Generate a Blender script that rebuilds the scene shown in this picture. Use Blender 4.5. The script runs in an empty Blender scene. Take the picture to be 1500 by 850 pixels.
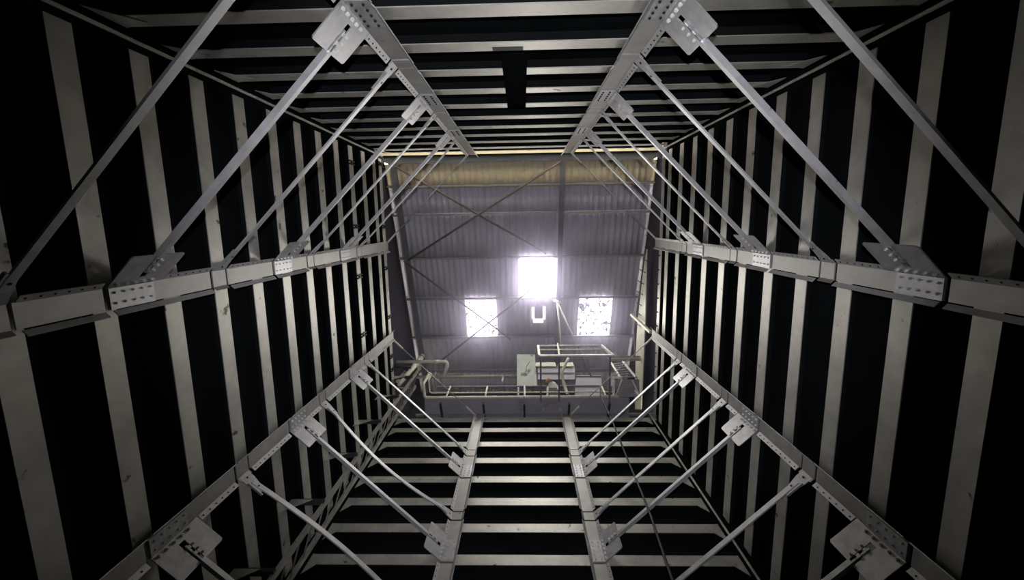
import bpy, bmesh, math, random
from mathutils import Vector, Matrix
random.seed(7)
C = bpy.context.scene.collection
SC = bpy.context.scene

# ------------------------------------------------------------------ camera, world, exposure
CAM = Vector((0.07, -2.04, 1.5))
ROT = ((0.99958577, 0.01174755, -0.02627327), (-0.01567551, 0.98783792, -0.15469491), (0.02413645, 0.15504267, 0.98761288))
FPX = 638.38
cd = bpy.data.cameras.new('camera'); cam = bpy.data.objects.new('camera', cd); C.objects.link(cam)
cd.sensor_width = 36.0; cd.lens = FPX * 36.0 / 1500.0; cd.clip_start = 0.02; cd.clip_end = 200
_r = [Vector((ROT[0][j], -ROT[1][j], ROT[2][j])) for j in range(3)]
cam.matrix_world = Matrix(((_r[0].x, _r[1].x, -_r[2].x, CAM.x), (_r[0].y, _r[1].y, -_r[2].y, CAM.y), (_r[0].z, _r[1].z, -_r[2].z, CAM.z), (0, 0, 0, 1)))
SC.camera = cam
SC.view_settings.view_transform = 'Standard'; SC.view_settings.look = 'None'
SC.view_settings.exposure = 0.0; SC.view_settings.gamma = 1.0; SC.view_settings.use_curve_mapping = False
SKYLIGHT = 18.0          # radiance of the daylight behind the translucent roof sheets
TORCH = 1250.0             # hand torch of the person taking the picture, W
w = bpy.data.worlds.new('world'); SC.world = w; w.use_nodes = True
w.node_tree.nodes['Background'].inputs[0].default_value = (1.0, 0.93, 0.80, 1); w.node_tree.nodes['Background'].inputs[1].default_value = 11.0
ld = bpy.data.lights.new('hand_torch', 'SPOT'); lo = bpy.data.objects.new('hand_torch', ld); C.objects.link(lo)
ld.energy = TORCH; ld.spot_size = math.radians(87); ld.spot_blend = 0.5; ld.shadow_soft_size = 0.03; ld.color = (0.94, 0.94, 1.0)
lo.location = CAM + Vector((0.0, -0.35, -0.1)); lo.rotation_euler = (math.radians(180 - 9), 0, 0)

# ------------------------------------------------------------------ places
H = 3.965                 # half the clear width of the shaft, to the girder faces
G = 1.36                  # girders stand this far from the middle of each wall
ZC = 1.5; RIM = 13.0 + ZC
def ray(x, y):
    v = (x - 750.0, 425.0 - y, FPX)
    q = [sum(ROT[i][j] * v[j] for j in range(3)) for i in range(3)]
    return Vector((q[0], -q[1], q[2]))
def at_z(x, y, d):        # the point of the photograph lying d above the lens
    r = ray(x, y); return CAM + r * (d / r.z)
def at_v(x, y, v):        # ... lying on the upright plane v towards the eave wall from the lens
    r = ray(x, y); return CAM + r * (-v / r.y)
def at_u(x, y, u):
    r = ray(x, y); return CAM + r * (u / r.x)
R0, RS = 14.0 + 0.36 * 1.79, 0.36
def roof_z(Y): return ZC + R0 - RS * (-Y - 2.04)
def at_roof(x, y, below=0.0):
    r = ray(x, y); t = (R0 - below) / (r.z - RS * r.y); return CAM + r * t
def WP(wall, s, n, z):    # s along the wall, n towards the inside, z height
    if wall == 'left': return Vector((-H + n, s, z))
    if wall == 'right': return Vector((H - n, s, z))
    if wall == 'front': return Vector((s, -H + n, z))
    return Vector((s, H - n, z))

# ------------------------------------------------------------------ mesh helpers
class MB:
    def __init__(self): self.bm = bmesh.new()
    def hexa(self, p):    # eight corners: bottom four in order, then top four
        v = [self.bm.verts.new(q) for q in p]
        for f in ((0, 1, 2, 3), (4, 5, 6, 7), (0, 1, 5, 4), (1, 2, 6, 5), (2, 3, 7, 6), (3, 0, 4, 7)):
            self.bm.faces.new([v[i] for i in f])
        return self
    def box(self, a, b):
        x0, y0, z0 = a; x1, y1, z1 = b
        return self.hexa([(x0, y0, z0), (x1, y0, z0), (x1, y1, z0), (x0, y1, z0), (x0, y0, z1), (x1, y0, z1), (x1, y1, z1), (x0, y1, z1)])
    def wbox(self, wall, s0, s1, n0, n1, z0, z1):
        return self.hexa([WP(wall, s, n, z) for z in (z0, z1) for s, n in ((s0, n0), (s1, n0), (s1, n1), (s0, n1))])
    def prism(self, pts, d):
        d = Vector(d); a = [self.bm.verts.new(p) for p in pts]; b = [self.bm.verts.new(Vector(p) + d) for p in pts]
        n = len(pts); self.bm.faces.new(a); self.bm.faces.new(b[::-1])
        for i in range(n): self.bm.faces.new((a[i], a[(i + 1) % n], b[(i + 1) % n], b[i]))
        return self
    def bar(self, a, b, w, h, up=(0, 0, 1)):    # rectangular bar, h measured along up
        a = Vector(a); b = Vector(b); t = (b - a).normalized(); up = Vector(up); s = t.cross(up)
        if s.length < 1e-4: s = t.cross(Vector((0, 1, 0)))
        s.normalize(); u = s.cross(t).normalized()
        return self.hexa([p + s * (i * w / 2) + u * (j * h / 2) for p in (a, b) for i, j in ((-1, -1), (1, -1), (1, 1), (-1, 1))])
    def path(self, pts, w, h, up=(0, 0, 1)):    # rectangular bar along a bent line
        pts = [Vector(p) for p in pts]; up = Vector(up); rings = []
        for i, p in enumerate(pts):
            t = (pts[min(i + 1, len(pts) - 1)] - pts[max(i - 1, 0)]).normalized(); s = t.cross(up).normalized(); u = s.cross(t)
            rings.append([self.bm.verts.new(p + s * (a * w / 2) + u * (b * h / 2)) for a, b in ((-1, -1), (1, -1), (1, 1), (-1, 1))])
        for r, q in zip(rings, rings[1:]):
            for k in range(4): self.bm.faces.new((r[k], r[(k + 1) % 4], q[(k + 1) % 4], q[k]))
        self.bm.faces.new(rings[0]); self.bm.faces.new(rings[-1][::-1]); return self
    def tube(self, pts, r, n=10):
        pts = [Vector(p) for p in pts]; rings = []; prev = None
        for i, p in enumerate(pts):
            t = (pts[min(i + 1, len(pts) - 1)] - pts[max(i - 1, 0)]).normalized()
            s = prev - t * prev.dot(t) if prev is not None else t.cross(Vector((0, 0, 1)) if abs(t.z) < .9 else Vector((1, 0, 0)))
            s.normalize(); prev = s; u = t.cross(s)
            rr = r[i] if isinstance(r, (list, tuple)) else r
            rings.append([self.bm.verts.new(p + (s * math.cos(2 * math.pi * k / n) + u * math.sin(2 * math.pi * k / n)) * rr) for k in range(n)])
        for a, b in zip(rings, rings[1:]):
            for k in range(n): f = self.bm.faces.new((a[k], a[(k + 1) % n], b[(k + 1) % n], b[k])); f.smooth = n > 6
        self.bm.faces.new(rings[0]); self.bm.faces.new(rings[-1][::-1]); return self
    def bolt(self, p, n, r=.014, h=.016):
        p = Vector(p); n = Vector(n).normalized()
        self.tube([p, p + n * h], r, 6); self.tube([p + n * h, p + n * (h + .007)], r * .5, 6); return self
    def mark(self): self.m0 = len(self.bm.faces); return self     # faces added from here on take the second material
    def build(self, name, mat, parent=None, smooth=False, mat2=None):
        bmesh.ops.recalc_face_normals(self.bm, faces=self.bm.faces[:])
        if mat2:
            self.bm.faces.ensure_lookup_table()
            for f in self.bm.faces[self.m0:]: f.material_index = 1
        me = bpy.data.meshes.new(name); self.bm.to_mesh(me); self.bm.free(); me.materials.append(mat)
        if mat2: me.materials.append(mat2)
        if smooth:
            for f in me.polygons: f.use_smooth = True
        o = bpy.data.objects.new(name, me); C.objects.link(o)
        if parent is not None:
            o.parent = parent
            o.matrix_parent_inverse = Matrix.Translation(-parent.location)
        return o
def bend(pts, r=.12, n=5):    # round the corners of a polyline
    pts = [Vector(p) for p in pts]; out = [pts[0]]
    for a, b, c in zip(pts, pts[1:], pts[2:]):
        k = min(r, (a - b).length * .45, (c - b).length * .45); p0 = b + (a - b).normalized() * k; p1 = b + (c - b).normalized() * k
        for i in range(n + 1):
            t = i / n; out.append(p0 * (1 - t) ** 2 + b * 2 * t * (1 - t) + p1 * t ** 2)
    return out + [pts[-1]]
def tag(o, label, cat, group=None):
    o['label'] = label; o['category'] = cat
    if group: o['group'] = group
    return o
def thing(name, label, cat, loc, group=None):
    o = bpy.data.objects.new(name, None); o.empty_display_size = .1; C.objects.link(o); o.location = loc
    return tag(o, label, cat, group)
def struct(o): o['kind'] = 'structure'; return o

# ------------------------------------------------------------------ materials
def mat(name, col, rough=.5, metal=0., spec=.5, col2=None, scale=3.0, amt=.5, rvar=.1, bump=0., streak=None, stretch=(1, 1, 1)):
    m = bpy.data.materials.new(name); m.use_nodes = True; nt = m.node_tree; N = nt.nodes; L = nt.links
    b = N['Principled BSDF']; b.inputs['Roughness'].default_value = rough; b.inputs['Metallic'].default_value = metal
    b.inputs['Specular IOR Level'].default_value = spec
    tc = N.new('ShaderNodeNewGeometry'); mp = N.new('ShaderNodeMapping'); mp.inputs['Scale'].default_value = stretch
    L.new(tc.outputs['Position'], mp.inputs[0])
    no = N.new('ShaderNodeTexNoise'); no.inputs['Scale'].default_value = scale; no.inputs['Detail'].default_value = 7; no.inputs['Roughness'].default_value = .62
    L.new(mp.outputs[0], no.inputs[0])
    rp = N.new('ShaderNodeValToRGB'); rp.color_ramp.elements[0].position = .5 - amt / 2; rp.color_ramp.elements[1].position = .5 + amt / 2
    c2 = col2 or tuple(c * .72 for c in col)
    rp.color_ramp.elements[0].color = (*c2, 1); rp.color_ramp.elements[1].color = (*col, 1)
    L.new(no.outputs[0], rp.inputs[0]); src = rp.outputs[0]
    if streak:            # chipped, rusty or sooty patches with a shape of their own
        n2 = N.new('ShaderNodeTexNoise'); n2.inputs['Scale'].default_value = streak[1]; n2.inputs['Detail'].default_value = 9
        L.new(mp.outputs[0], n2.inputs[0]); r2 = N.new('ShaderNodeValToRGB'); r2.color_ramp.elements[0].position = streak[2]; r2.color_ramp.elements[1].position = streak[2] + .05
        L.new(n2.outputs[0], r2.inputs[0]); mx = N.new('ShaderNodeMix'); mx.data_type = 'RGBA'
        L.new(r2.outputs[0], mx.inputs[0]); L.new(src, mx.inputs[6]); mx.inputs[7].default_value = (*streak[0], 1); src = mx.outputs[2]
    L.new(src, b.inputs['Base Color'])
    mr = N.new('ShaderNodeMapRange'); mr.inputs[3].default_value = rough - rvar; mr.inputs[4].default_value = rough + rvar
    L.new(no.outputs[0], mr.inputs[0]); L.new(mr.outputs[0], b.inputs['Roughness'])
    if bump:
        bp = N.new('ShaderNodeBump'); bp.inputs['Strength'].default_value = bump; bp.inputs['Distance'].default_value = .02
        L.new(no.outputs[0], bp.inputs['Height']); L.new(bp.outputs[0], b.inputs['Normal'])
    return m
M_RIB = mat('rib_paint', (.57, .55, .505), .47, metal=.6, spec=.5, scale=2.6, bump=.16, amt=.35, streak=((.10, .085, .06), 5.0, .675))
M_GIRD = mat('girder_paint', (.45, .435, .42), .50, metal=.7, spec=.5, scale=4.0, bump=.1, streak=((.14, .11, .08), 6.0, .70))
M_LIP = mat('lip_paint', (.64, .63, .64), .46, metal=.7, spec=.6, scale=5.0)
M_GUS = mat('galvanised_plate', (.56, .55, .57), .44, metal=.75, spec=.5, scale=7.0, amt=.35)
M_TIE = mat('tie_paint', (.62, .61, .63), .46, metal=.65, spec=.6, scale=6.0, streak=((.2, .16, .12), 9.0, .70))
M_BOLT = mat('bolt_steel', (.78, .77, .76), .35, metal=.3, scale=9.0)
M_HOLE = mat('dark_rivet', (.012, .011, .012), .6, spec=.2)
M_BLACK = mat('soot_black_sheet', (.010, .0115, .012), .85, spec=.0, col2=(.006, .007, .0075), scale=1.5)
M_DARK = mat('dark_steel', (.035, .034, .036), .6, spec=.3, scale=4.0)
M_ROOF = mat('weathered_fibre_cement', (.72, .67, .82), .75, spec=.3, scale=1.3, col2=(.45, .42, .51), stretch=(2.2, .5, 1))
M_EAVE_LIT = mat('daylit_fibre_cement', (.84, .72, .50), .75, spec=.3, scale=1.6, col2=(.66, .55, .38), stretch=(2.2, .5, 1))  # daylight on the eave row, put into a lighter, warmer colour
M_WALL = mat('upper_cladding', (.05, .046, .06), .9, spec=.03, scale=1.2)
M_PURL = mat('purlin_paint', (.30, .28, .29), .55, scale=3.0)
M_RAFT = mat('rafter_paint', (.17, .16, .19), .55, scale=3.0)
M_PALE = mat('pale_cream_paint', (.82, .77, .65), .42, spec=.5, scale=5.0)
M_WHITE = mat('white_lagging', (.80, .78, .72), .5, scale=6.0)
M_PANEL = mat('pale_grey_panel', (.50, .52, .49), .5, scale=5.0, streak=((.05, .05, .055), 2.2, .60))
M_PINK = mat('dull_pink_paint', (.42, .34, .31), .6, scale=3.0)
M_DECK = mat('deck_underside', (.36, .34, .40), .7, scale=2.0)
M_BROWN = mat('brown_cap', (.36, .22, .13), .6, scale=9.0)
M_ROPE = mat('black_hose', (.02, .02, .022), .6, scale=20.0)
M_ROD = mat('rusty_rod', (.16, .12, .105), .65, scale=3.0)
M_SOFF = mat('soffit_paint', (.30, .26, .17), .8, spec=.1, scale=2.0)
M_FLOOR = mat('concrete_floor', (.06, .06, .06), .9, spec=.1, scale=3.0)
M_CLAMP = mat('black_clamp', (.012, .012, .014), .5, spec=.3)
def sheet(name, dirt, thr, power=1.0):
    m = bpy.data.materials.new(name); m.use_nodes = True; nt = m.node_tree; N = nt.nodes; L = nt.links; N.clear()
    out = N.new('ShaderNodeOutputMaterial'); em = N.new('ShaderNodeEmission'); g = N.new('ShaderNodeNewGeometry')
    no = N.new('ShaderNodeTexNoise'); no.inputs['Scale'].default_value = 6.5; no.inputs['Detail'].default_value = 4; L.new(g.outputs['Position'], no.inputs[0])
    r = N.new('ShaderNodeValToRGB'); r.color_ramp.elements[0].position = thr; r.color_ramp.elements[1].position = thr + .02
    r.color_ramp.elements[0].color = (1.0, .98, .95, 1); r.color_ramp.elements[1].color = (*dirt, 1)
    L.new(no.outputs[0], r.inputs[0]); L.new(r.outputs[0], em.inputs[0]); em.inputs[1].default_value = SKYLIGHT * power; L.new(em.outputs[0], out.inputs[0]); return m
M_SKY1 = sheet('translucent_sheet_clean', (1, .98, .95), .9, 1.4)
M_SKY2 = sheet('translucent_sheet_mossy', (.0022, .0016, .0008), .575, .7)
M_SKY3 = sheet('translucent_sheet_specked', (.0022, .0015, .0007), .505, .8)

BOLTS = {}
def bolt(p, n, parent, r=.014, h=.010, m=None):       # one bolt head with its shank end
    m = m or M_BOLT; key = (r, h, m.name)
    if key not in BOLTS:
        b = MB().bolt((0, 0, 0), (0, 0, 1), r, h); bmesh.ops.recalc_face_normals(b.bm, faces=b.bm.faces[:])
        me = bpy.data.meshes.new('bolt'); b.bm.to_mesh(me); b.bm.free(); me.materials.append(m); BOLTS[key] = me
    o = bpy.data.objects.new('bolt', BOLTS[key]); C.objects.link(o)
    o.matrix_world = Matrix.Translation(p) @ Vector(n).to_track_quat('Z', 'Y').to_matrix().to_4x4()
    if parent is not None: o.parent = parent; o.matrix_parent_inverse = Matrix.Translation(-parent.location)
    return o

# ------------------------------------------------------------------ setting: floor, walls, roof
SHEET = -.24; NR = -.09       # wall sheet and rib faces behind the girder faces
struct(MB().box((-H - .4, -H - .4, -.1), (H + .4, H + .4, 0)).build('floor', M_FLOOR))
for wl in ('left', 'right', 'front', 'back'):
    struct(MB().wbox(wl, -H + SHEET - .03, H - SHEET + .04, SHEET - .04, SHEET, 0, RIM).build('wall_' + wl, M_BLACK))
XO = H + .26
PITCH = .2
def corrugated(x0, x1, ya, yb, dz, m, name, th=0.0):
    mb = MB(); n = max(2, int(round((x1 - x0) / PITCH * 8))); rows = []
    for Y in (ya, yb):
        rows.append([mb.bm.verts.new((x0 + (x1 - x0) * i / n, Y, roof_z(Y) + dz + .028 * math.cos(2 * math.pi * (x0 + (x1 - x0) * i / n) / PITCH))) for i in range(n + 1)])
    for i in range(n): mb.bm.faces.new((rows[0][i], rows[0][i + 1], rows[1][i + 1], rows[1][i])).smooth = True
    return mb
def Yv(v): return -(v + 2.04)
PUR = [1.16, .26, -1.20, -2.74, -4.33, -5.90]          # purlin lines, v
EDGE = [1.84] + PUR + [-7.4]
SKY = {3: [(-.10, 1.06, M_SKY1)], 4: [(-2.14, -1.02, M_SKY2), (2.03, 3.22, M_SKY3)]}
ce = bmesh.new(); parts = []
for i, (va, vb) in enumerate(zip(EDGE, EDGE[1:])):
    cuts = SKY.get(i, []); xs = -XO - .3; spans = []
    for a, b, m in cuts: spans.append((xs, a + .07)); xs = b + .07
    spans.append((xs, XO + .3))
    mb = None
    for a, b in spans:
        q = corrugated(a, b, Yv(va) - (.06 if i else 0), Yv(vb) + .06, .03 + .012 * (i % 2), None, None)
        me = bpy.data.meshes.new('tmp'); q.bm.to_mesh(me); q.bm.free()
        parts.append((i, me))
for nm, sel, m in (('ceiling', lambda i: i != 0, M_ROOF), ('ceiling_eave', lambda i: i == 0, M_EAVE_LIT)):
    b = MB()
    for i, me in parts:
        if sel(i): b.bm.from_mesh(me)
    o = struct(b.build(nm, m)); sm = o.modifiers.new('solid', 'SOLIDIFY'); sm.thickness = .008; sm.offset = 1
    if nm == 'ceiling': o['label'] = 'grey corrugated roof sheets over the shaft'
    else: o['label'] = 'corrugated eave sheets with daylight put into their cream colour'
k = 0
for i, lst in SKY.items():
    for a, b, m in lst:
        k += 1
        o = struct(corrugated(a + .07, b + .07, Yv(EDGE[i]) + .05, Yv(EDGE[i + 1]) - .05, .024, None, None).build('window_%d' % k, m))
        o['label'] = ('clear bright skylight sheet highest of the three', 'skylight sheet crossed by two rods', 'skylight sheet specked with dirt beside the stair')[k - 1]
# upper enclosure between the rim and the roof
for sgn, nm in ((-1, 'wall_upper_left'), (1, 'wall_upper_right')):
    x0, x1 = sorted((sgn * XO, sgn * (XO + .05)))
    b = MB(); ya, yb = -H - .75, Yv(-7.4)
    b.hexa([(x0, ya, RIM - .6), (x1, ya, RIM - .6), (x1, yb, RIM - .6), (x0, yb, RIM - .6), (x0, ya, roof_z(ya)), (x1, ya, roof_z(ya)), (x1, yb, roof_z(yb)), (x0, yb, roof_z(yb))])
    struct(b.build(nm, M_WALL))
struct(MB().box((-XO - .3, Yv(-6.95), RIM - .6), (XO + .3, Yv(-6.95) + .05, roof_z(Yv(-6.95)) + .1)).build('wall_upper_back', M_WALL))
struct(MB().box((-XO - .3, -H - .75, RIM + .44), (XO + .3, -H - .095, RIM + 2.4)).build('trim_gutter', M_BLACK))
struct(MB().box((-XO - .3, -H - .75, RIM + .40), (XO + .3, -H - .085, RIM + .438)).build('trim_soffit', M_SOFF))

# added scattering volume under the roof, standing in for lens glare
hz = MB().box((-XO + .02, -H + .1, RIM - .5), (XO - .02, Yv(-6.93), RIM + 4.2)).build('glare_volume', bpy.data.materials.new('glare_scatter')); hz['kind'] = 'stuff'
tag(hz, 'thin violet volume added under the roof for lens glare around the skylights', 'haze')
hm = hz.data.materials[0]; hm.use_nodes = True; hn = hm.node_tree.nodes; hn.clear()
vs = hn.new('ShaderNodeVolumeScatter'); vs.inputs['Color'].default_value = (.74, .68, 1.0, 1); vs.inputs['Density'].default_value = .085; vs.inputs['Anisotropy'].default_value = .75
ho = hn.new('ShaderNodeOutputMaterial'); hm.node_tree.links.new(vs.outputs[0], ho.inputs['Volume'])

# ------------------------------------------------------------------ names of places used in the labels
WALLN = {'left': 'black-clamp wall', 'right': 'stair-side wall', 'front': 'daylit-eave wall', 'back': 'walkway wall'}
ORD = ['topmost', 'second', 'third', 'fourth', 'fifth', 'sixth', 'seventh', 'eighth', 'ninth', 'tenth', 'eleventh', 'twelfth', 'thirteenth', 'fourteenth', 'fifteenth', 'sixteenth']

# ------------------------------------------------------------------ stiffening ribs round the shaft
FAR = {'left': [13.11 - .815 * k for k in range(15)], 'right': [12.89 - .8265 * k for k in range(15)],
       'back': [12.89 - .8265 * k for k in range(9)], 'front': [13.02] + [12.00 - .835 * k for k in range(13)]}
DIST = {'left': 4.013, 'right': 3.885, 'back': 6.025, 'front': 1.944}
FAR = {k: [f if i == 0 else f * (1 - NR / DIST[k]) for i, f in enumerate(v)] for k, v in FAR.items()}
def rib(wl, far, s0, s1, label, name='stiffener_rib'):
    z1 = far + ZC; z0 = z1 - (.10 if wl == 'front' and far > 13 else .245); zc = (z0 + z1) / 2
    b = MB().wbox(wl, s0, s1, NR - .012, NR, z0, z1)
    root = b.build(name, M_RIB)
    tag(root, label, 'rib', 'stiffening ribs on the ' + WALLN[wl])
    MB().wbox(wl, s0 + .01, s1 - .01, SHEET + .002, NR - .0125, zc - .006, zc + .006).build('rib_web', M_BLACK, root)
    return root
hatch_rows = []
for wl, fs in FAR.items():
    for k, f in enumerate(fs):
        if f + ZC < .5: continue
        z = ' on the %s' % WALLN[wl]
        if wl == 'front' and 5.7 < f < 8.4:
            hatch_rows.append(f)
            for a, b, side in ((-H + .06, -.175, 'black-clamp side'), (.15, H - .06, 'stair side')):
                rib(wl, f, a, b, 'steel rib cut short at the black hatch, %s below the rim, on the %s' % (ORD[k], side), 'cut_rib')
        else:
            rr = rib(wl, f, -H + .06, H - .06, 'grey steel stiffening rib, %s below the rim%s' % (ORD[k] if k else 'first', z))
            if wl == 'front' and 5.2 < f < 5.7: MB().wbox('front', -.26, .10, NR + .0002, NR + .0012, f + ZC - .12, f + ZC - .004).build('dark_patch', M_DARK, rr)  # dark patch on the face of one rib
b = MB().wbox('front', -.17, .145, SHEET + .002, SHEET + .03, 5.75 + ZC, 8.45 + ZC)
hp = b.build('hatch_panel', M_BLACK); tag(hp, 'tall black hatch panel between the cut ribs of the daylit-eave wall', 'panel')
for x in (-.155, .13): MB().wbox('front', x - .012, x + .012, SHEET + .03, SHEET + .05, 5.8 + ZC, 8.4 + ZC).build('panel_rim', M_BLACK, hp)

# corner angles, with a triangular stiffener at every ring
for sx, sy, nm in ((-1, -1, 'daylit-eave and black-clamp walls'), (1, -1, 'daylit-eave and stair-side walls'), (-1, 1, 'walkway and black-clamp walls'), (1, 1, 'walkway and stair-side walls')):
    b = MB(); e = H + .018
    xa, xb = sorted((sx * e, sx * (e - .03))); ya, yb = sorted((sy * e, sy * (e - .03)))
    xt = sorted((sx * e, sx * (e - .01))); yt = sorted((sy * e, sy * (e - .01)))
    b.box((xa, yt[0], 0.02), (xb, yt[1], RIM)); b.box((xt[0], ya, 0.02), (xt[1], yb, RIM))
    r = b.build('corner_angle', M_RIB); tag(r, 'long steel angle up the corner of the ' + nm, 'corner angle', 'corner angles of the shaft')
    wl = 'front' if sy < 0 else 'back'
    for f in FAR[wl]:
        if f + ZC < 1.0: continue
        z1 = f + ZC
        MB().prism([WP(wl, sx * (H - .04), NR + .001, z1), WP(wl, sx * (H - .34), NR + .001, z1 - .10), WP(wl, sx * (H - .04), NR + .001, z1 - .48)], WP(wl, 0, .008, 0) - WP(wl, 0, 0, 0)).build('corner_gusset', M_RIB, r)

# ------------------------------------------------------------------ girders, gusset plates and ties
CLIP = [(.48, .72), (3.0, 3.24), (5.52, 5.77), (8.05, 8.28), (10.52, 10.79)]
GUS = [(4.07, 4.74), (6.93, 7.6), (9.53, 10.2)]
SEG = [(-1.48, .45), (.75, 2.96), (3.28, 4.03), (4.07, 5.48), (5.81, 6.89), (6.93, 8.01), (8.32, 9.49), (9.53, 10.48), (10.83, 13.0)]
NEAR = {('left', -1): 'front', ('left', 1): 'back', ('right', -1): 'front', ('right', 1): 'back', ('front', -1): 'left', ('front', 1): 'right', ('back', -1): 'left', ('back', 1): 'right'}
def lipbox(b, wl, s, sg, z0, z1, t0=0.0, t1=.075, th=.010):
    k = .70711; e = s + sg * .112
    p = lambda t, o, z: WP(wl, e + sg * (t * k - o * k), t * k + o * k, z)
    b.hexa([p(t, o, z) for z in (z0, z1) for t, o in ((t0, 0), (t1, 0), (t1, th), (t0, th))])
def normal45(wl, sg): return (WP(wl, -sg, 1, 0) - WP(wl, 0, 0, 0)).normalized()   # faces the middle of the shaft
for (wl, sg), nb in NEAR.items():
    s = sg * G; loc = WP(wl, s, -.01, 0)
    g = thing('channel_girder', 'riveted steel channel girder up the %s, the one nearer the %s' % (WALLN[wl], WALLN[nb]), 'girder', loc, 'upright girders of the shaft')
    for d0, d1 in SEG:
        z0, z1 = d0 + ZC, d1 + ZC
        b = MB().wbox(wl, s - .11, s + .11, -.014, 0, z0, z1)
        sec = b.build('channel_section', M_GIRD, g)
        b = MB(); lipbox(b, wl, s, -sg, z0 + .02, z1 - .02, .02, .085); b.build('plain_lip', M_LIP, sec)
        c0 = z0 + .02
        for g0, g1 in GUS:
            if d0 <= g0 < d1: c0 = g1 + ZC + .02
        b = MB(); lipbox(b, wl, s, sg, c0, z1 - .02); b.mark(); n = int((z1 - c0 - .1) / .115)
        k = .70711
        for i in range(n + 1):
            z = c0 + .05 + i * .115
            if z > z1 - .04: break
            t = .042; p = WP(wl, s + sg * (.112 + t * k - .010 * k), t * k + .010 * k, z)
            b.tube([p, p + normal45(wl, sg) * .004], .0105, 8)
        b.build('riveted_lip', M_LIP, sec, mat2=M_HOLE)
    for d0, d1 in CLIP:
        b = MB().wbox(wl, s - .112, s + .112, -.014, .004, d0 + ZC, d1 + ZC)
        lipbox(b, wl, s, sg, d0 + ZC, d1 + ZC, 0, .06); lipbox(b, wl, s, -sg, d0 + ZC, d1 + ZC, 0, .05)
        b.build('joint_band', M_GIRD, g)
    for j, (d0, d1) in enumerate(reversed(GUS)):
        z0, z1 = d0 + ZC, d1 + ZC; zm = (z0 + z1) / 2
        gb = thing('gusset_bracket', 'slotted gusset plate, %s from top, on %s girder beside the %s' % (ORD[j] if j else 'first', WALLN[wl], WALLN[nb]), 'gusset plate', WP(wl, s, 0, zm), 'gusset plates on the girders')
        MB().wbox(wl, s - .10, s + .112, .001, .013, z0 + .01, z0 + .53).build('face_plate', M_GUS, gb)
        k = .70711
        P = lambda t, z, o=0.: WP(wl, s + sg * (.112 + t * k - o * k), t * k + o * k, z)
        r = .025
        pts = [(0, z0), (.40, z0), (.42, z0 + r), (.42, zm - .05), (.10, zm - .05), (.10, zm + .035), (.42, zm + .035), (.42, z1 - r), (.40, z1), (0, z1)]
        MB().prism([P(t, z) for t, z in pts], P(0, 0, .012) - P(0, 0, 0)).build('side_plate', M_GUS, gb)
        for i in range(5):
            z = z0 + .07 + i * .105
            for q in (-.052, .052): bolt(WP(wl, s + sg * q, .013, z), WP(wl, 0, 1, 0) - WP(wl, 0, 0, 0), gb, m=M_HOLE if wl == 'front' else M_BOLT)
            bolt(P(.045, z, .012), normal45(wl, sg), gb, .02, .022)
        for i in range(3): bolt(P(.20 + .075 * i, zm + .06, .012), normal45(wl, sg), gb, .016, .02)

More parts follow.
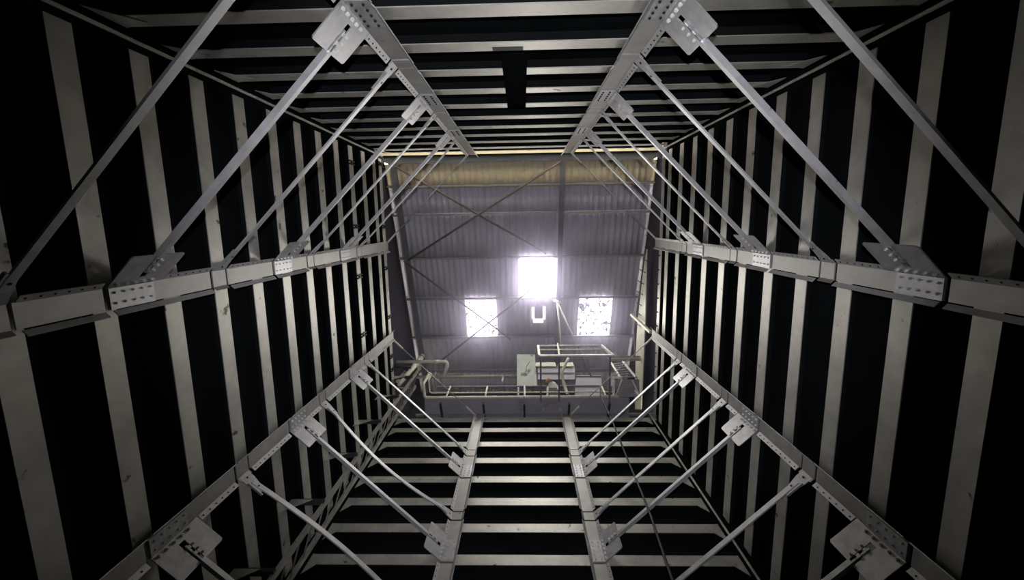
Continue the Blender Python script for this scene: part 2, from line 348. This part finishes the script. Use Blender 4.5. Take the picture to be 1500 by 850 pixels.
CORN = [('front', -1, 'left', -1), ('front', 1, 'right', -1), ('back', -1, 'left', 1), ('back', 1, 'right', 1)]
BOW = {('back', 'left', 2): .13, ('back', 'left', 3): -.26, ('back', 'left', 13): -.06}
for wa, sa, wb, sb in CORN:
    A = WP(wa, sa * (G + .112), 0, 0); B = WP(wb, sb * (G + .112), 0, 0); t = (B - A).normalized(); Ln = (B - A).length
    inn = Vector((-(A + B).x, -(A + B).y, 0)).normalized()
    cn = 'between %s and %s' % (WALLN[wa], WALLN[wb])
    for j, (d0, d1) in enumerate(reversed(GUS)):
        z = (d0 + d1) / 2 + ZC - .008
        tb = thing('tie_bar', 'square steel tie in slotted plates %s, %s from top' % (cn, ('first', 'second', 'third')[j]), 'tie bar', A + t * (Ln / 2) + Vector((0, 0, z)), 'corner ties in slotted plates')
        bow = BOW.get((wa, wb, 10 + j), 0)
        pts = [A + t * (.40 + (Ln - .80) * i / 8) + inn * .004 + Vector((0, 0, z + bow * math.sin(math.pi * i / 8))) for i in range(9)]
        MB().path(pts, .062, .062).build('bar', M_TIE, tb)
        for P0, q in ((A, 1), (B, -1)):
            e = P0 + t * q * .16 + inn * .004 + Vector((0, 0, z))
            b = MB().bar(e, P0 + t * q * .42 + inn * .004 + Vector((0, 0, z)), .016, .022)
            for i in range(2): b.bar(P0 + t * q * (.18 + .1 * i) + inn * .012 + Vector((0, 0, z)), P0 + t * q * (.22 + .1 * i) + inn * .012 + Vector((0, 0, z)), .03, .045)
            b.build('end_tongue', M_GUS, tb)
    for j, (d0, d1) in enumerate(reversed(CLIP)):
        if j == 4: continue
        z = (d0 + d1) / 2 + ZC; ci = 4 - j
        tb = thing('lug_tie', 'flat steel tie on end lugs %s, %s from top' % (cn, ('first', 'second', 'third', 'fourth')[j]), 'tie bar', A + t * (Ln / 2) + Vector((0, 0, z)), 'corner ties on end lugs')
        bow = BOW.get((wa, wb, ci), 0)
        pts = [A + t * (.17 + (Ln - .34) * i / 10) + inn * .02 + Vector((0, 0, z + bow * math.sin(math.pi * i / 10))) for i in range(11)]
        MB().path(pts, .022, .078).build('bar', M_TIE, tb)
        for P0, q in ((A, 1), (B, -1)):
            b = MB(); o = Vector((0, 0, z)); zz = Vector((0, 0, 1))
            b.prism([P0 + o - zz * .10, P0 + t * q * .12 + o - zz * .10, P0 + t * q * .36 + o - zz * .045, P0 + t * q * .36 + o + zz * .045, P0 + t * q * .12 + o + zz * .10, P0 + o + zz * .10], inn * .012)
            b.mark()
            for i in range(2): b.tube([P0 + t * q * (.07 + .2 * i) + o + inn * .012, P0 + t * q * (.07 + .2 * i) + o + inn * (.036 if i else .02)], .014, 8)
            lug = b.build('end_lug', M_GUS, tb, mat2=M_HOLE)
            b = MB().bar(P0 + t * q * .14 - zz * .085 + o + inn * .03, P0 + t * q * .40 - zz * .085 + o + inn * .03, .03, .02)
            b.build('lug_cleat', M_GUS, lug)
    z = RIM - .1
    tb = thing('rim_rod', 'thin bracing rod at the rim, corner %s' % cn, 'rod', A + t * (Ln / 2) + Vector((0, 0, z)), 'thin rods across the rim corners')
    MB().tube([A + t * .05 + Vector((0, 0, z)), B - t * .05 + Vector((0, 0, z))], .014, 8).build('bar', M_TIE, tb)
    for P0, q in ((A, 1), (B, -1)): MB().bar(P0 + t * q * .02 + Vector((0, 0, z)), P0 + t * q * .42 + Vector((0, 0, z)), .04, .05).build('rod_end', M_PALE, tb)

# ------------------------------------------------------------------ roof steel
for i, v in enumerate(PUR):
    Y = Yv(v); z = roof_z(Y) - .005
    b = MB().box((-XO, Y - .035, z - .15), (XO, Y + .035, z - .138)); b.box((-XO, Y - .035, z - .15), (XO, Y - .025, z - .005))
    b.box((-XO, Y - .035, z - .015), (XO, Y + .035, z - .004))
    o = b.build('roof_purlin', M_PURL)
    tag(o, 'steel roof purlin across the corrugated sheets, %s from the daylit eave' % ('first', 'second', 'third', 'fourth', 'fifth', 'last')[i], 'purlin', 'purlins under the roof sheets')
for u, lab in ((1.25, 'dark sloping rafter beside the clear skylight'), (-3.97, 'dark sloping rafter along the black-clamp wall edge of the roof')):
    X = u + .07; ya, yb = Yv(1.84), Yv(-6.9); b = MB()
    for x0, x1, h0, h1 in ((X - .075, X + .075, .34, .325), (X - .005, X + .005, .325, .17), (X - .075, X + .075, .17, .155)):
        b.hexa([(x, y, roof_z(y) - h) for h in (h0, h1) for x, y in ((x0, ya), (x1, ya), (x1, yb), (x0, yb))])
    tag(b.build('roof_rafter', M_RAFT), lab, 'rafter', 'rafters under the roof')
for p, q, lab in (((578, 243), (800, 372), 'eave bracing rod falling from the black-clamp wall corner'), ((822, 236), (598, 381), 'eave bracing rod falling from the rafter towards the black-clamp wall'),
                  ((592, 383), (748, 497), 'bracing rod crossing the skylight, down from the black-clamp wall'), ((797, 409), (648, 527), 'bracing rod crossing the skylight, down from the rafter side')):
    a = at_roof(*p, .37); c = at_roof(*q, .37 if lab.startswith('eave') and 'corner' in lab or 'from the black-clamp wall' in lab else .40)
    o = MB().tube([a, c], .034, 8).build('bracing_rod', M_ROD); tag(o, lab, 'rod', 'crossed rods under the roof')

# small U shaped vent with daylight in its slots
c0 = at_roof(789, 462, .06)
vt = thing('roof_vent', 'small square roof vent flap edged by a U of daylight', 'vent', c0)
def roofpatch(x0, y0, x1, y1, bel, th):
    q = [at_roof(x, y, bel) for x, y in ((x0, y0), (x1, y0), (x1, y1), (x0, y1))]
    return MB().prism(q, Vector((0, 0, -th)))
roofpatch(783, 449, 795, 466, .09, .015).build('flap', M_ROOF, vt)
M_SLOT = sheet('daylight_slot', (1, .84, .6), .9)
M_SLOT.node_tree.nodes['Emission'].inputs[1].default_value = 1.6
for x0, y0, x1, y1 in ((779, 450, 783, 467), (794.5, 449, 799, 468), (781, 467, 796, 473)):
    roofpatch(x0, y0, x1, y1, .07, .01).build('daylight_slot', M_SLOT, vt)

# ------------------------------------------------------------------ walkway above the rim
VW = -5.5; DW = 13.12
wk = thing('walkway', 'pale railed walkway along the top of the walkway wall', 'walkway', at_v(760, 582, VW))
DZ = Vector((0, 0, 1))
def atw(x, y): return at_z(x, y, DW)
xl = at_v(622, 583, VW).x; xr = at_v(906, 583, VW).x; yw = -2.04 - VW; zw = at_v(760, 582, VW).z
zt = at_v(760, 566, VW).z; zm = at_v(760, 575, VW).z
MB().box((xl, yw + .03, zw - .03), (xr + .35, Yv(-6.9), zw)).build('deck', M_DECK, wk)
MB().tube(bend([(xr, yw, zw), (xl, yw, zw), (xl - .02, yw - .47, zw), (xl - .02, yw - .47, zw + .95)], .08), .048, 10).build('edge_pipe', M_PALE, wk)
MB().tube(bend([(xr - .1, yw, zm), (xl + .08, yw, zm), (xl + .06, yw - .45, zm), (xl + .06, yw - .45, zm + .4)], .08), .024, 8).build('mid_rail', M_PALE, wk)
MB().tube(bend([(xr - .2, yw, zt), (xl + .16, yw, zt), (xl + .14, yw - .42, zt), (xl + .14, yw - .42, zt + .25)], .08), .026, 8).build('top_rail', M_PURL, wk)
for x in (654, 711, 768.5): MB().tube([(at_v(x, 580, VW).x, yw, zw), (at_v(x, 580, VW).x, yw, zt)], .032, 8).build('rail_post', M_PALE, wk)
MB().tube([at_v(888, 581, VW), at_v(881, 566, VW)], .035, 8).build('rail_post', M_PALE, wk)
for x in (645, 708, 768, 834, 893): MB().bar(at_v(x, 588, VW) + Vector((0, .06, -.02)), Vector((at_v(x, 588, VW).x, H + .1, zw - .08)), .06, .09).build('bracket', M_DARK, wk)
MB().box((xl - .3, H + .04, RIM + .05), (XO, H + .1, RIM + .13)).build('toe_angle', M_PURL, wk)

# raised side platform
VJ = -4.1
pj = thing('side_platform', 'pale railed side platform under the specked skylight', 'platform', at_v(840, 521, VJ))
ax, bx = at_v(790, 521, VJ).x, at_v(896, 521, VJ).x; yj = -2.04 - VJ; z0 = at_v(840, 521, VJ).z; z1 = at_v(840, 512.5, VJ).z; z2 = at_v(840, 506.5, VJ).z
MB().bar((ax, yj, z0), (bx, yj, z0), .05, .09).build('edge_beam', M_WHITE, pj)
MB().tube([(ax, yj, z1), (bx - .1, yj, z1)], .024, 8).build('mid_rail', M_PALE, pj)
MB().tube([(ax, yj, z2), (bx - .12, yj, z2)], .03, 8).build('top_rail', M_PALE, pj)
MB().bar((ax, yj, z0), (ax, yj, z2), .07, .07).build('rail_post', M_WHITE, pj)
MB().bar((bx - .12, yj, z2), (bx + .06, yj + .02, z0), .07, .06).build('rail_post', M_WHITE, pj)
MB().bar(at_v(819, 521, VJ), at_v(817, 504, VJ), .07, .05).build('rail_post', M_WHITE, pj)
for x in (ax + .04, bx - .04, (ax + bx) / 2 - .5): MB().bar((x, yj, z0 - .01), (x, yw + .1, z0 - .01), .05, .06).build('side_beam', M_RAFT, pj)

# long pink pipe on brackets, lagged pipe with an elbow
p = MB().tube([at_v(586, 553, -5.75), at_v(760, 551, -5.75)], .055, 10).build('long_pipe', M_PINK)
tag(p, 'long dull pink pipe running behind the walkway rail', 'pipe')
b = MB()
for x in (707, 722, 735, 748): q = at_v(x, 551.3, -5.75); b.tube([q - Vector((.012, 0, 0)), q + Vector((.012, 0, 0))], .066, 10)
b.build('pipe_collar', M_PALE, p)
MB().tube([at_v(737, 552, -5.75), at_v(736, 560, -5.75)], .03, 8).build('drain_stub', M_WHITE, p)
q = [at_z(579, 530.5, 14.0), at_z(654, 530, 14.0), at_z(658, 534, 14.0), at_z(650, 552, 13.9)]
lp = MB().tube(bend([q[0], at_z(657, 530, 14.0), q[3]], .17, 7), .055, 12).build('lagged_pipe', M_WHITE); tag(lp, 'white lagged pipe with an elbow beside the black-clamp wall', 'pipe')
MB().tube([at_z(635, 530.4, 14.0), at_z(643, 530.2, 14.0)], .066, 12).build('pipe_collar', M_PALE, lp)

# cable ladder and conduits up the corner
lad = thing('cable_ladder', 'tall steel cable ladder up the corner beside the walkway wall', 'ladder', at_u(520, 670, -3.62))
def rail(mb_r, x0, y0, x1, y1, u):
    a = at_u(x0, y0, u); c = at_u(x1, y1, u); return a, c
a, c = at_u(456, 770, -3.55), at_u(596, 564, -3.55)
m_ = (a + c) / 2; X0, Y0 = m_.x, m_.y
MB().box((X0 - .03, Y0 - .04, 3.2), (X0 + .03, Y0 + .04, 15.7)).build('side_rail', M_RIB, lad)
a2, c2 = at_u(535, 680, -3.80), at_u(590, 594, -3.80); m2 = (a2 + c2) / 2
MB().box((m2.x - .03, m2.y - .04, 3.2), (m2.x + .03, m2.y + .04, 15.9)).build('side_rail', M_RIB, lad)
z = 3.5
while z < 15.5:
    MB().bar((X0, Y0, z), (m2.x, m2.y, z), .022, .022).build('rung', M_PURL, lad); z += .41
for k in range(7):
    z = 5.3 + 1.55 * k
    br = MB().bar((X0 + .01, Y0 - .05, z), (-H - .02, Y0 - .05, z), .09, .06).build('wall_stay', M_DARK, lad)
    MB().prism([(-H - .08, Y0 - .09, z), (-H + .3, Y0 - .09, z), (-H - .08, Y0 - .09, z - .32)], (0, -.012, 0)).build('stay_cleat', M_RIB, br)
pa, pb = at_z(619, 522, 15.5), at_z(605, 539, 14.2)
o = MB().tube([pa, pb, pb + (pb - pa) * 1.2], [.09, .09, .055], 12).build('capped_pipe', M_PALE); tag(o, 'thick capped pale pipe rising in the black-clamp wall corner', 'pipe')
MB().tube([pa + (pb - pa) * .12, pa + (pb - pa) * .17], .098, 12).build('band', M_DARK, o)
o = MB().tube([at_z(593, 545, 14.6), at_z(582, 559, 13.7)], .06, 10).build('stub_pipe', M_PALE); tag(o, 'short pale stub pipe against the black-clamp wall', 'pipe')
MB().tube([at_z(592, 546.5, 14.5), at_z(591, 548, 14.4)], .068, 10).build('pipe_collar', M_PINK, o)
for y, lab in ((537, 'upper'), (568, 'lower')):
    o = MB().tube([at_z(570, y, 13.6), at_z(602, y + 1, 13.6)], .045 if y < 550 else .02, 8).build('conduit', M_DARK if y < 550 else M_PALE)
    tag(o, ('thick dark conduit' if y < 550 else 'thin pale conduit') + ' across the rim corner of the black-clamp wall', 'conduit')

# hanging stays under the roof, flexible hose, drooping cable
hk = thing('roof_stay', 'pale folding stay hung from the rafter beside the clear skylight', 'stay', at_roof(816, 441, .4))
A0 = at_roof(816, 441, .42)
MB().tube([A0 + Vector((-.12, 0, .05)), A0 + Vector((.12, .05, -.05))], .05, 10).build('pulley', M_WHITE, hk)
MB().tube([A0, at_z(822, 505, 14.4)], .03, 8).build('stay_leg', M_PALE, hk)
MB().tube([A0, at_z(852, 520, 13.9), at_z(866, 552, 13.7)], .03, 8).build('stay_leg', M_PURL, hk)
MB().tube([A0, at_z(818, 470, 14.2), at_z(819, 560, 13.6)], .012, 6).build('pull_cord', M_PURL, hk)
pts = [at_z(*q) for q in ((833, 525, 14.3), (829, 532, 14.2), (823.5, 544, 14.1), (823, 550, 14.05), (826, 562, 14.0), (830, 574, 13.8), (832, 581, 13.5))]
o = MB().tube(bend(pts, .1, 3), .05, 10).build('flexible_hose', M_PALE); tag(o, 'pale kinked flexible hose hanging over the walkway rail', 'hose')
MB().tube([pts[-1] + Vector((0, 0, .1)), pts[-1] - Vector((0, 0, .12))], .075, 10).build('nozzle', M_DARK, o)
pts = [at_z(*q) for q in ((879, 566, 13.9), (880, 582, 13.0), (890, 602, 11.6), (897, 617, 11.0), (912, 655, 9.6), (925, 687, 8.6), (940, 722, 7.6), (953, 755, 6.9), (968, 800, 6.1), (985, 850, 5.4), (1003, 905, 4.8))]
o = MB().tube(pts, .022, 8).build('hanging_hose', M_ROPE); tag(o, 'black hose hanging down the shaft from the walkway', 'hose')
MB().tube([pts[2] + (pts[3] - pts[2]) * .2, pts[2] + (pts[3] - pts[2]) * .5], .035, 8).build('coupling', M_ROPE, o)

# leaning panel, low cabinet, small machine
pn = thing('leaning_panel', 'pale grey sheet panel with a dark stain leaning behind the walkway rail', 'panel', at_z(770, 566, 14.4))
q = [at_z(757, 519, 15.6), at_z(783.5, 519.5, 15.6), at_z(787, 566, 14.4), at_z(757.5, 566, 14.4)]
MB().prism(q, (0, .05, .05)).build('board', M_PANEL, pn)
MB().bar(at_z(759, 566, 14.38), at_z(759, 580, 13.5), .05, .05).build('leg', M_PANEL, pn); MB().bar(at_z(784, 551, 14.6), at_z(784, 566, 14.3), .05, .05).build('leg', M_WHITE, pn)
MB().tube([at_z(770, 545, 14.85), at_z(771, 537, 15.05), at_z(776, 530, 15.2)], .012, 6).build('handle_wire', M_DARK, pn)
cb = thing('tool_bench', 'dark bench with two pale top boards behind the side platform', 'bench', at_z(812, 556, 14.3))
MB().prism([at_z(788, 537, 15.0), at_z(842, 537, 15.0), at_z(842, 556, 14.3), at_z(788, 556, 14.3)], (0, .06, .06)).build('back_panel', M_DECK, cb)
for x0, x1 in ((784, 815), (817, 841)): MB().prism([at_z(x0 + 1, 531, 15.1), at_z(x1 - 2, 531, 15.1), at_z(x1, 536.5, 14.9), at_z(x0, 536.5, 14.9)], (0, .04, .05)).build('top_board', M_PALE, cb)
MB().bar(at_z(787, 546.5, 14.6), at_z(842, 546, 14.6), .03, .05).build('shelf_edge', M_PURL, cb)
cb2 = MB().prism([at_z(844, 552, 14.6), at_z(880, 552, 14.6), at_z(884, 580, 13.6), at_z(842, 580, 13.6)], (0, .05, .05)).build('low_screen', M_DECK)
tag(cb2, 'low dark screen between the flexible hose and the stair', 'screen')
MB().bar(at_z(845, 551, 14.6), at_z(880, 551, 14.6), .04, .05).build('screen_edge', M_PURL, cb2)
mc = thing('small_machine', 'small machine with a white domed cover and brown cap behind the walkway rail', 'machine', at_v(809, 578, -5.75))
dm = [at_z(*q) for q in ((802.5, 566, 14.0), (804, 560.5, 14.05), (808, 558.5, 14.1), (813, 560, 14.1), (817, 565, 14.0), (817, 568, 13.95), (802, 568, 13.95))]
MB().prism(dm, (0, .35, .12)).build('domed_cover', M_WHITE, mc)
MB().tube([at_z(799.5, 561, 14.0), at_z(803.5, 557, 14.1), at_z(808, 557, 14.1)], [.05, .085, .06], 10).build('brown_cap', M_BROWN, mc)
MB().box((at_z(804, 567, 13.9).x, at_z(804, 567, 13.9).y + .05, zw + .02), (at_z(815, 567, 13.9).x, at_z(804, 567, 13.9).y + .35, at_z(804, 567, 13.9).z)).build('body', M_DARK, mc)
MB().bar(at_z(802.5, 567, 13.95), at_z(802, 580, 13.3), .05, .05).build('leg', M_PANEL, mc); MB().bar(at_z(817, 567, 13.95), at_z(818, 572, 13.7), .05, .05).build('leg', M_PANEL, mc)
tr = thing('trestle', 'small trestle frame hung under the walkway deck', 'trestle', at_z(808, 602, 13.0))
MB().bar(at_z(796, 590, 13.03), at_z(822, 590, 13.03), .03, .03).build('cross_bar', M_PURL, tr)
for x0, x1 in ((807, 799), (809, 817)): MB().bar(at_z(x0, 588, 13.03), at_z(x1, 597, 13.03), .03, .03).build('diagonal', M_PURL, tr)
for x in (796, 819, 822): MB().bar(at_z(x, 597, 13.03), at_z(x, 602, 13.03), .045, .04).build('foot', M_PANEL, tr)
o = MB().prism([at_z(761, 588, 13.06), at_z(767, 588, 13.06), at_z(767, 602, 13.06), at_z(761, 602, 13.06)], (0, 0, .03)).build('deck_patch', M_PURL); tag(o, 'pale rectangular patch plate under the walkway deck', 'plate')
for x, y in ((762, 590), (766, 590), (762, 600), (766, 600)): bolt(at_z(x, y, 13.06), (0, 0, -1), o, .012, .012, M_DARK)

# stair with open treads and a framed guard beneath
st = thing('open_stair', 'steep open-tread stair from the walkway to the side platform', 'stair', at_z(918, 560, 13.6))
l0, l1, r0, r1 = at_z(896, 533, 14.6), at_z(910, 555, 13.5), at_z(913, 530, 14.6), at_z(932, 553.5, 13.5)
MB().bar(l0, l1, .06, .13).build('stringer', M_WHITE, st); MB().bar(r0, r1, .06, .13).build('stringer', M_WHITE, st)
for k in range(7):
    t = (k + .5) / 7; a = l0.lerp(l1, t); c = r0.lerp(r1, t)
    MB().bar(a, c, .05, .03).build('tread', M_PURL, st)
for k in range(4):
    t = -.25 - .12 * k; a = l0.lerp(l1, t); c = r0.lerp(r1, t); MB().bar(a, c, .04, .03).build('tread', M_PURL, st)
o = MB().bar(at_z(893, 527, 14.2), at_z(938, 526, 14.2), .10, .12).build('stair_beam', M_PINK); tag(o, 'brown cross beam above the stair', 'beam')
MB().bar(at_z(893, 525, 14.25), at_z(938, 524.3, 14.25), .14, .02).build('top_flange', M_PURL, o)
gf = thing('guard_frame', 'white square-cornered guard frame below the stair', 'frame', at_z(900, 580, 13.2))
MB().path(bend([at_z(899, 581, 13.2), at_z(898.5, 553, 13.4), at_z(911, 553, 13.4)], .01, 1), .07, .07, (0, .3, 1)).build('outer_bar', M_WHITE, gf)
MB().path([at_z(896, 566, 13.5), at_z(896, 548.5, 13.6), at_z(906, 548.5, 13.6)], .04, .04, (0, .3, 1)).build('inner_bar', M_WHITE, gf)
MB().tube([at_z(911, 556, 13.4), at_z(909, 562, 13.35), at_z(902, 580, 13.1)], .02, 8).build('hand_loop', M_WHITE, gf)
ms = thing('mesh_screen', 'grey wire mesh screen below the stair', 'screen', at_z(922, 580, 13.3))
q = [at_z(908, 556, 13.7), at_z(936, 556, 13.7), at_z(936, 581, 13.25), at_z(905, 581, 13.25)]
MB().prism(q, (0, .02, .03)).build('backing', M_DECK, ms)
b = MB()
for k in range(9): b.bar(q[0].lerp(q[3], k / 8) - DZ * .02, q[1].lerp(q[2], k / 8) - DZ * .02, .012, .012)
for k in range(8): b.bar(q[0].lerp(q[1], k / 7) - DZ * .02, q[3].lerp(q[2], k / 7) - DZ * .02, .010, .010)
b.build('wire_mesh', M_PURL, ms)
MB().bar(at_z(926, 557, 13.6), at_z(936, 578, 13.2), .03, .03).build('diagonal', M_PALE, ms)
MB().bar(at_z(930, 572, 13.1), at_z(936, 580, 13.0), .05, .05).build('foot', M_PALE, ms)

# bolted flange plate standing above the rim on the stair side
UF = 3.93
fp = thing('flange_plate', 'beige tapering flange plate with a row of bolts above the stair-side rim', 'flange plate', at_u(940, 500, UF))
q = [at_u(945.5, 352, UF), at_u(943, 470, UF), at_u(939, 603, UF), at_u(927, 603, UF), at_u(923, 555, UF), at_u(934, 480, UF)]
q = [at_u(947, 365, UF), at_u(945, 470, UF), at_u(939, 600, UF), at_u(930, 600, UF), at_u(931, 520, UF), at_u(934, 470, UF), at_u(941, 405, UF)]
MB().prism(q, (.03, 0, 0)).build('plate', M_PALE, fp)
for x, y in ((946, 344), (944.5, 362), (942, 378.5), (938, 395), (935.5, 411.5), (934, 427), (932.5, 443), (931.5, 457), (930.5, 473)):
    bo = bolt(at_u(x, y, UF), (-1, 0, 0), fp, .03, .03, M_WHITE)
    MB().bar(at_u(x, y, UF) + Vector((-.01, 0, 0)), at_u(x + 8, y + 5, UF) + Vector((-.01, 0, 0)), .02, .02).build('bolt_shank', M_DARK, fp)
for k in range(11):
    o = bolt(Vector((H + .088, -1.0 + .42 * k, RIM - .20)), (-1, 0, 0), None, .022, .03, M_DARK); o.name = 'rim_bolt'
    tag(o, 'small dark bolt head in the row along the stair-side rim', 'bolt', 'bolts along the stair-side rim')
o = MB().bar(at_u(925, 461, 3.75), at_u(953, 487, 3.75), .08, .08).build('girder_arm', M_PALE); tag(o, 'pale short arm jutting above the stair-side girder nearer the walkway', 'arm')
MB().tube([at_u(927, 466, 3.75), at_u(930, 520, 3.75)], .02, 8).build('drop_rod', M_PURL, o)

# black clamps on the ribs of the clamp wall
for (x, y), lab in (((517, 239), 'rib clamp nearest the daylit eave'), ((523, 332), 'rib clamp above the upper girder'), ((527, 405), 'rib clamp below the upper girder'), ((533, 490), 'rib clamp above the lower girder'),
                    ((567, 244), 'rim clamp nearest the daylit eave'), ((568, 332), 'rim clamp above the upper girder'), ((572, 391), 'rim clamp below the upper girder'), ((574, 462), 'rim clamp above the lower girder'), ((576, 520), 'rim clamp below the lower girder'), ((577, 539), 'rim clamp level with the lagged pipe')):
    p = at_u(x, y, -4.11); p.z = min((f + ZC - .1225 for f in FAR['left']), key=lambda q: abs(q - p.z)); g = thing('rib_clamp', 'black ' + lab + ' of the black-clamp wall', 'clamp', p, 'black clamps on the black-clamp wall')
    MB().box((p.x - .02, p.y - .05, p.z - .15), (p.x + .02, p.y - .02, p.z + .15)).build('jaw', M_CLAMP, g)
    MB().box((p.x - .02, p.y + .02, p.z - .15), (p.x + .02, p.y + .05, p.z + .15)).build('jaw', M_CLAMP, g)
    MB().box((p.x - .02, p.y - .02, p.z - .035), (p.x + .015, p.y + .02, p.z + .035)).build('screw_block', M_CLAMP, g)
